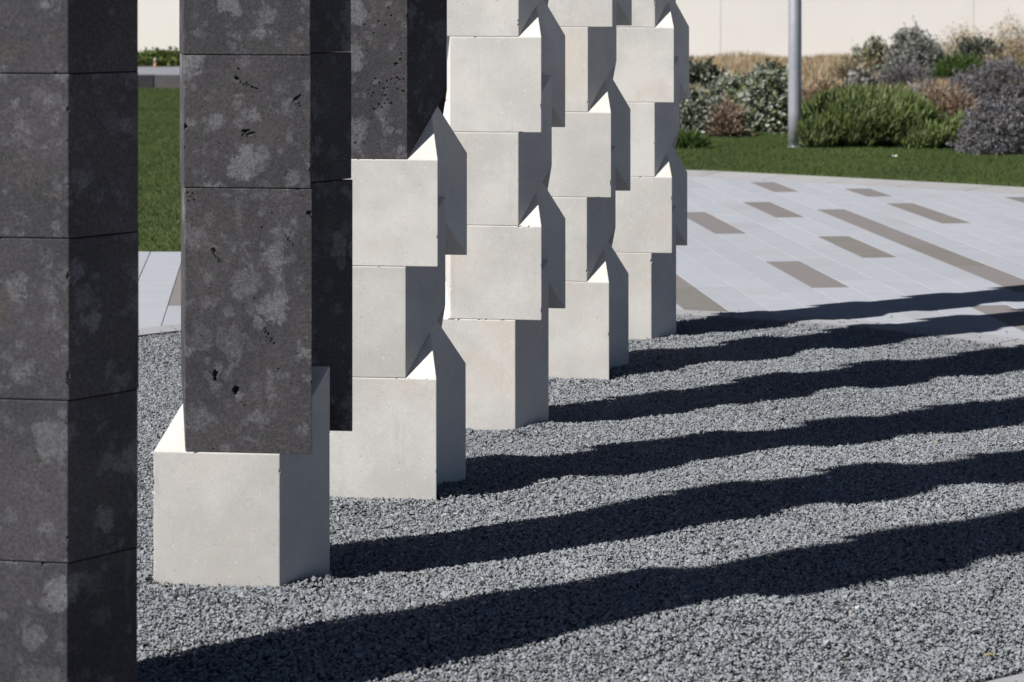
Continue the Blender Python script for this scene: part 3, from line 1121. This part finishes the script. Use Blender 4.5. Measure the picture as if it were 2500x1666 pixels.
def shrub(name, label, cat, box, style, palette, n, leaf, seed, group=None, depth=0.8, base_y=None):
    """box: x0, x1, top y, base y in the 2353 px view -> stands on the ground where its base shows"""
    x0, x1, yt, yb = [v * 1.0625 for v in box]
    Y = base_y or FPX * EYE / (yb + 38.6)
    X = ((x0 + x1) / 2 - 1250) / FPX * Y
    rx = (x1 - x0) / 2 / FPX * Y
    ry = rx * depth
    Y += ry * 0.6
    H = max(0.15, EYE - (yt + 38.6) / FPX * Y)
    r = np.random.default_rng(seed)
    root = empty(name, (X, Y, -0.02))
    tag(root, label, cat, group)
    pal = np.array(palette)
    ld, lr = lumps(46, seed + 1)
    if style in ('leafy', 'fine'):
        per = 11 if style == 'leafy' else 14
        ns = max(40, n // per)
        u = unit(r.normal(0, 1, (ns, 3)))
        u[:, 2] = np.abs(u[:, 2]) - 0.10
        u = unit(u)
        d = u @ ld.T
        w = np.exp(16 * (d - 1))
        rad = (w * lr).sum(1) / w.sum(1) * np.where(r.random(ns) < 0.72, r.uniform(0.74, 0.96, ns), r.uniform(0.35, 0.75, ns))
        B_ = u * rad[:, None] * np.array([rx, ry, H * 0.95])
        B_[:, 2] = np.maximum(B_[:, 2], 0.01)
        SD = unit(u * np.array([0.8, 0.8, 0.6]) + np.array([0, 0, 0.55]) + r.normal(0, 0.35, (ns, 3)))
        sl_ = r.uniform(0.08, 0.20, ns) * (H ** 0.5) * np.where(r.random(ns) < 0.08, 1.7, 1.0)
        own = r.integers(0, ns, n)
        t = r.uniform(0, 1, n)
        C_ = B_[own] + SD[own] * (t * sl_[own])[:, None] + r.normal(0, 0.008, (n, 3))
        D_ = unit(SD[own] * 0.7 + r.normal(0, 0.75, (n, 3)))
        L_ = leaf[0] * r.uniform(0.7, 1.35, n)
        W_ = leaf[1] * r.uniform(0.7, 1.3, n)
        ci = r.integers(0, len(pal), ns)[own]
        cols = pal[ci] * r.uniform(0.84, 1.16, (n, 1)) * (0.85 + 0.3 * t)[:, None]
        A = leaf_arrays(C_, D_, L_, W_, cols)
    elif style == 'feather':
        # upright plumes leaning outwards and to the right
        ns = n // 14
        ang = r.uniform(0, 2 * math.pi, ns)
        rr = np.sqrt(r.uniform(0, 1, ns))
        fx, fy = np.cos(ang) * rr, np.sin(ang) * rr
        hh = H * np.sqrt(np.clip(1 - 0.80 * rr ** 2, 0.05, 1)) * r.uniform(0.72, 1.04, ns)
        own = r.integers(0, ns, n)
        t = r.uniform(0.12, 1, n) ** 0.75
        bx, by = fx[own] * rx * 0.82, fy[own] * ry * 0.82
        lean = np.stack([fx * 0.34 + 0.10, fy * 0.34, np.ones(ns)], 1)[own]
        C_ = np.stack([bx, by, np.zeros(n)], 1) + lean * (t * hh[own] * 0.86)[:, None] + r.normal(0, 0.018, (n, 3))
        C_[:, 2] = np.maximum(C_[:, 2], 0.01)
        D_ = unit(lean * 1.0 + r.normal(0, 0.33, (n, 3)))
        L_ = leaf[0] * r.uniform(0.6, 1.3, n)
        W_ = leaf[1] * r.uniform(0.7, 1.3, n)
        ci = r.integers(0, len(pal), ns)[own]
        cols = pal[ci] * r.uniform(0.72, 1.25, (n, 1))
        A = leaf_arrays(C_, D_, L_, W_, cols)
    else:   # twiggy
        ns = n // 8
        u = unit(r.normal(0, 1, (ns, 3)))
        u[:, 2] = np.abs(u[:, 2]) + 0.1
        u = unit(u)
        own = r.integers(0, ns, n)
        t = r.uniform(0.25, 1.0, n)
        sc_ = r.uniform(0.7, 1.08, ns)
        P_ = u[own] * (t * sc_[own])[:, None] + r.normal(0, 0.05, (n, 3))
        C_ = P_ * np.array([rx, ry, H])
        C_[:, 2] = np.maximum(C_[:, 2], 0.005)
        D_ = unit(u[own] + r.normal(0, 0.45, (n, 3)))
        L_ = leaf[0] * r.uniform(0.6, 1.4, n)
        W_ = leaf[1] * r.uniform(0.7, 1.3, n)
        ci = r.integers(0, len(pal), ns)[own]
        cols = pal[ci] * r.uniform(0.7, 1.3, (n, 1))
        A = leaf_arrays(C_, D_, L_, W_, cols)
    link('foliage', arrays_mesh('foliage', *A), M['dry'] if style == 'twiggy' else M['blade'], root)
    # woody stems
    nst = 26
    u = unit(r.normal(0, 1, (nst, 3)))
    u[:, 2] = np.abs(u[:, 2]) + 0.35
    u = unit(u)
    Vs, Fs = [], []
    for k in range(nst):
        p0 = Vector((r.normal(0, 0.04), r.normal(0, 0.04), 0))
        p1 = Vector(u[k] * np.array([rx, ry, H]) * 0.8)
        ax = (p1 - p0).normalized()
        s1 = ax.orthogonal().normalized()
        s2 = ax.cross(s1)
        b_ = len(Vs)
        for p, rad_ in ((p0, 0.009), (p0.lerp(p1, 0.5) + Vector(r.normal(0, 0.02, 3)), 0.006), (p1, 0.002)):
            for q in range(3):
                a_ = 2 * math.pi * q / 3
                Vs.append(tuple(p + s1 * (rad_ * math.cos(a_)) + s2 * (rad_ * math.sin(a_))))
        for q in range(2):
            for w_ in range(3):
                Fs.append((b_ + q * 3 + w_, b_ + q * 3 + (w_ + 1) % 3, b_ + q * 3 + 3 + (w_ + 1) % 3, b_ + q * 3 + 3 + w_))
    link('stems', arrays_mesh('stems', np.array(Vs), np.array(Fs)), M['wood'], root)
    return root


SILVER = [(0.21, 0.23, 0.18), (0.27, 0.29, 0.24), (0.14, 0.17, 0.09), (0.33, 0.345, 0.30), (0.10, 0.14, 0.05), (0.18, 0.20, 0.15)]
SAGE = [(0.17, 0.19, 0.145), (0.24, 0.26, 0.21), (0.13, 0.155, 0.10), (0.29, 0.30, 0.26)]
GREY = [(0.155, 0.16, 0.155), (0.22, 0.22, 0.21), (0.28, 0.275, 0.265), (0.12, 0.13, 0.11)]
PURPLE = [(0.115, 0.11, 0.12), (0.15, 0.143, 0.155), (0.185, 0.175, 0.185), (0.125, 0.13, 0.11)]
DARKG = [(0.035, 0.05, 0.03), (0.06, 0.08, 0.05), (0.15, 0.17, 0.13), (0.26, 0.28, 0.23)]
GREEN = [(0.108, 0.150, 0.038), (0.138, 0.182, 0.054), (0.158, 0.198, 0.074), (0.170, 0.205, 0.102), (0.118, 0.156, 0.060)]
DEEP = [(0.035, 0.065, 0.014), (0.052, 0.092, 0.020), (0.075, 0.115, 0.030)]
TAN = [(0.40, 0.31, 0.20), (0.46, 0.37, 0.25), (0.34, 0.25, 0.165), (0.43, 0.36, 0.27)]
STRAW = [(0.42, 0.37, 0.30), (0.34, 0.29, 0.22), (0.46, 0.41, 0.34), (0.28, 0.25, 0.19), (0.42, 0.29, 0.09)]
BROWN_ = [(0.22, 0.165, 0.12), (0.28, 0.215, 0.16), (0.17, 0.125, 0.09)]

shrub('shrub', 'large feathery bright green shrub right of the metal post', 'shrub', (1826, 2172, 178, 338), 'feather', GREEN, 24000, (0.115, 0.013), 11)
shrub('shrub', 'silver-green leafy shrub just left of the metal post', 'shrub', (1700, 1836, 168, 304), 'leafy', SILVER, 8000, (0.050, 0.032), 12, depth=0.9)
shrub('shrub', 'wide silver-green shrub between the far column and the post', 'shrub', (1606, 1764, 172, 284), 'leafy', SILVER, 8600, (0.050, 0.031), 13, depth=0.9)
shrub('shrub', 'grey-green shrub touching the far column', 'shrub', (1530, 1676, 200, 312), 'leafy', SAGE, 6400, (0.050, 0.030), 14)
shrub('dry_clump', 'brown dried clump at the foot of the silver-green shrubs', 'dry plant', (1622, 1726, 226, 316), 'twiggy', BROWN_, 4600, (0.07, 0.010), 15)
shrub('shrub', 'dark grey-green shrub with pale leaves high beside the far column', 'shrub', (1540, 1666, 138, 216), 'leafy', DARKG, 3600, (0.066, 0.040), 16)
shrub('shrub', 'dark shrub with pale leaf tips behind the post', 'shrub', (1716, 1846, 146, 232), 'leafy', DARKG, 3800, (0.066, 0.040), 17)
shrub('shrub', 'small green tuft among the silver-green shrubs left of the post', 'shrub', (1660, 1734, 166, 226), 'feather', GREEN, 2200, (0.09, 0.013), 18)
shrub('shrub', 'tall dome-shaped grey shrub against the cream wall', 'shrub', (2030, 2190, 58, 196), 'leafy', GREY + SAGE[:2], 11000, (0.054, 0.030), 19)
shrub('shrub', 'olive and tan shrub at the left flank of the tall grey dome', 'shrub', (1944, 2096, 88, 190), 'leafy', [(0.20, 0.21, 0.13), (0.30, 0.25, 0.17), (0.24, 0.25, 0.20), (0.12, 0.15, 0.05)], 6400, (0.060, 0.034), 20)
shrub('shrub', 'low tan and olive scrub sloping down from the grey dome towards the post', 'shrub', (1900, 2030, 128, 200), 'twiggy', [(0.30, 0.23, 0.16), (0.36, 0.29, 0.21), (0.22, 0.19, 0.12), (0.17, 0.18, 0.11)], 5200, (0.075, 0.014), 33)
shrub('shrub', 'grey-violet twiggy shrub right behind the feathery green one', 'shrub', (2006, 2166, 140, 216), 'twiggy', PURPLE, 6000, (0.085, 0.013), 21)
shrub('shrub', 'deep green shrub in the gap right of the tall grey dome', 'shrub', (2140, 2276, 112, 204), 'feather', DEEP, 5600, (0.10, 0.016), 22)
shrub('dry_shrub', 'straw-coloured open shrub at the top right against the wall', 'shrub', (2146, 2300, 54, 166), 'twiggy', STRAW, 7800, (0.070, 0.015), 23)
shrub('dry_shrub', 'straw and yellow shrub at the right edge against the wall', 'shrub', (2250, 2430, 34, 172), 'twiggy', STRAW, 9000, (0.070, 0.015), 24)
shrub('shrub', 'dark round shrub below the straw-coloured ones', 'shrub', (2180, 2326, 82, 176), 'leafy', [(0.085, 0.10, 0.08), (0.15, 0.165, 0.14), (0.055, 0.065, 0.05)], 5200, (0.058, 0.032), 25, base_y=38.0)
shrub('shrub', 'large grey-violet shrub at the right edge', 'shrub', (2190, 2430, 132, 268), 'fine', PURPLE, 20000, (0.044, 0.014), 26)
shrub('shrub', 'low spreading grey shrub in the right corner by the lawn', 'shrub', (2206, 2450, 232, 354), 'fine', PURPLE + PURPLE[:2], 22000, (0.040, 0.014), 27)
shrub('shrub', 'small bright green shrub between feathery shrub and grey shrub', 'shrub', (2136, 2256, 250, 334), 'feather', GREEN, 4600, (0.09, 0.013), 28)
shrub('dry_clump', 'tangled brown dry brush behind the small bright green shrub', 'dry plant', (2096, 2266, 192, 288), 'twiggy', [(0.30, 0.22, 0.155), (0.23, 0.165, 0.115), (0.38, 0.33, 0.28), (0.17, 0.115, 0.08)], 8200, (0.09, 0.012), 29)
shrub('shrub', 'pale grey twiggy plant at the right shoulder of the feathery green shrub', 'shrub', (2050, 2170, 192, 262), 'twiggy', [(0.34, 0.33, 0.32), (0.26, 0.25, 0.245), (0.20, 0.185, 0.19)], 3600, (0.085, 0.012), 34)
shrub('shrub', 'low dark green plant on the lawn edge beside the far column', 'shrub', (1536, 1632, 302, 342), 'feather', DEEP, 2400, (0.06, 0.013), 30)
shrub('shrub', 'white-leaved shrub left of the feathery green shrub top', 'shrub', (1940, 2014, 156, 214), 'leafy', [(0.46, 0.45, 0.43), (0.33, 0.32, 0.31), (0.12, 0.12, 0.10)], 1700, (0.064, 0.034), 31)
shrub('dry_shrub', 'tan and olive scrub filling the dip left of the straw-coloured shrubs', 'shrub', (2096, 2222, 96, 184), 'twiggy', [(0.27, 0.23, 0.17), (0.20, 0.19, 0.13), (0.33, 0.29, 0.23), (0.14, 0.155, 0.09)], 5600, (0.075, 0.014), 35)
shrub('dry_clump', 'low tan stems beside the post between feathery shrub and dry grass', 'dry plant', (1836, 1960, 176, 236), 'twiggy', [(0.30, 0.22, 0.15), (0.24, 0.17, 0.12), (0.36, 0.29, 0.21)], 4600, (0.08, 0.013), 36)
shrub('shrub', 'low yellow-green skirt of shoots under the right end of the feathery shrub', 'shrub', (2060, 2200, 276, 342), 'feather', GREEN, 4200, (0.08, 0.013), 37)
shrub('shrub', 'yellow-green low shoots at the left foot of the feathery shrub by the post', 'shrub', (1828, 1930, 254, 340), 'feather', GREEN, 4200, (0.09, 0.013), 38)
shrub('dry_shrub', 'brown and straw scrub under the dark round shrub at right', 'shrub', (2230, 2400, 108, 200), 'twiggy', [(0.30, 0.22, 0.14), (0.38, 0.31, 0.22), (0.22, 0.17, 0.11), (0.17, 0.18, 0.09)], 6000, (0.075, 0.014), 39)
# hedge behind the walkway on the far left
shrub('hedge', 'clipped green hedge under the cream wall seen between the first two columns', 'hedge', (262, 480, 118, 172), 'fine', [(0.10, 0.135, 0.035), (0.125, 0.165, 0.05), (0.085, 0.115, 0.028)], 26000, (0.06, 0.04), 32, depth=0.35)

# dry tan grass in front of the wall
n = 100000
xs = RNG.uniform(2.0, 13.5, n)
ys = RNG.uniform(30.5, 46.3, n)
k = (xs < 0.27 * ys) & (xs > 0.055 * ys)
xs, ys = xs[k], ys[k]
n = len(xs)
tuft = np.sin(2.1 * xs + 0.7 * ys) * np.sin(1.3 * ys - 0.9 * xs)
h = np.clip(RNG.uniform(0.08, 0.22, n) * (1 + 0.5 * tuft), 0.05, 0.4)
C_ = np.stack([xs, ys, np.full(n, -0.02)], 1)
D_ = unit(RNG.normal(0, 0.28, (n, 3)) + np.array([0.05, 0, 1.0]))
pal = np.array(TAN + [(0.20, 0.14, 0.09), (0.30, 0.26, 0.12)])
cols = pal[RNG.integers(0, len(pal), n)] * RNG.uniform(0.7, 1.2, (n, 1))
tag(link('dry_grass', arrays_mesh('dry_grass', *leaf_arrays(C_, D_, h, np.full(n, 0.016), cols)), M['dry']), 'tan dry grass along the foot of the cream wall', 'dry grass', kind='stuff')
# weeds and litter covering the planting bed between the shrubs
n = 26000
xs = RNG.uniform(1.0, 9.5, n)
ys = RNG.uniform(22.4, 33, n)
k = (xs < 0.28 * ys) & (xs > 0.055 * ys) & ~poly_mask(xs, ys, lawn_poly)
xs, ys = xs[k], ys[k]
n = len(xs)
C_ = np.stack([xs, ys, np.full(n, -0.02)], 1)
D_ = unit(RNG.normal(0, 0.5, (n, 3)) + np.array([0, 0, 0.8]))
pal = np.array([(0.20, 0.14, 0.09), (0.27, 0.20, 0.13), (0.07, 0.10, 0.025), (0.09, 0.125, 0.03), (0.15, 0.11, 0.075), (0.30, 0.25, 0.18)])
cols = pal[RNG.integers(0, len(pal), n)] * RNG.uniform(0.7, 1.2, (n, 1))
tag(link('ground_cover', arrays_mesh('ground_cover', *leaf_arrays(C_, D_, RNG.uniform(0.04, 0.14, n), np.full(n, 0.018), cols)), M['dry']), 'mixed dry and green ground cover between the shrubs', 'ground cover', kind='stuff')

# ------------------------------------------------------------------ small things
# orange and white marker on the far walkway
mk = empty('marker_post', ((378.5 - 1250) / FPX * 39.0, 39.0, 0.155))
tag(mk, 'small orange and pale marker post on the far walkway in front of the hedge', 'marker post')
M['orange'] = simple('orange_plastic', (0.36, 0.17, 0.08), (0.42, 0.20, 0.10), 20, 0.5)
M['pale'] = simple('pale_plastic', (0.42, 0.36, 0.33), (0.5, 0.44, 0.40), 20, 0.5)
bm = bmesh.new()
lathe_bm(bm, [(0.036, 0), (0.036, 0.012), (0.028, 0.02), (0.026, 0.075)], 20)
link('post_foot', bm_mesh('post_foot', bm), M['orange'], mk)
bm = bmesh.new()
lathe_bm(bm, [(0.024, 0.0755), (0.022, 0.15), (0.012, 0.165)], 20)
link('post_top', bm_mesh('post_top', bm), M['pale'], mk)

# pale scrap of paper on the lawn: a crumpled sheet
bm = bmesh.new()
bmesh.ops.create_grid(bm, x_segments=8, y_segments=5, size=0.5)
for v in bm.verts:
    v.co = (v.co.x * 0.050, v.co.y * 0.03, 0.012 + 0.010 * mnoise.noise(v.co * 4.0) + 0.010 * abs(v.co.x))
bmesh.ops.solidify(bm, geom=bm.faces[:], thickness=0.0015)
M['paper'] = simple('white_paper', (0.78, 0.78, 0.76), (0.82, 0.82, 0.8), 20, 0.8)
tag(link('paper_scrap', bm_mesh('paper_scrap', bm), M['paper'], None, (3.676, 20.45, 0.012)), 'tiny white scrap lying on the lawn right of the post', 'litter')


def leaf_bit(name, label, cat, loc, L, Wd, rz, col):
    bm = bmesh.new()
    n_ = 8
    rows = []
    for i in range(n_ + 1):
        t = i / n_
        w = Wd * max(0.10, math.sin(math.pi * min(1, 0.08 + 0.9 * t)))
        z = 0.004 * math.sin(math.pi * t)
        rows.append((bm.verts.new(((t - 0.5) * L, -w / 2, z + 0.0012)), bm.verts.new(((t - 0.5) * L, 0, z)), bm.verts.new(((t - 0.5) * L, w / 2, z + 0.0012))))
    for a_, b_ in zip(rows[:-1], rows[1:]):
        bm.faces.new((a_[0], b_[0], b_[1], a_[1]))
        bm.faces.new((a_[1], b_[1], b_[2], a_[2]))
    bmesh.ops.solidify(bm, geom=bm.faces[:], thickness=0.0006)
    m = simple(name + '_yellow', col, tuple(min(1, c * 1.15) for c in col), 60, 0.7)
    o = link(name, bm_mesh(name, bm), m, None, loc)
    o.rotation_euler = (0.08, -0.06, rz)
    return tag(o, label, cat)


def gpos(x, y, lift):
    Y = FPX * EYE / (y + 38.6)
    for _ in range(3):
        X = (x - 1250) / FPX * Y
        Y = FPX * (EYE - float(gravel_z(X, Y)) - lift) / (y + 38.6)
    X = (x - 1250) / FPX * Y
    return (X, Y, float(gravel_z(X, Y)) + lift)


leaf_bit('fallen_leaf', 'narrow yellow leaf lying on the gravel near the bottom right corner', 'leaf', gpos(2418, 1601, 0.010), 0.034, 0.011, 0.05, (0.40, 0.33, 0.14))
leaf_bit('fallen_leaf', 'tiny yellow-green leaf on the sunlit gravel between two shadows at right', 'leaf', gpos(2285, 1083, 0.010), 0.018, 0.012, 0.6, (0.36, 0.36, 0.12))
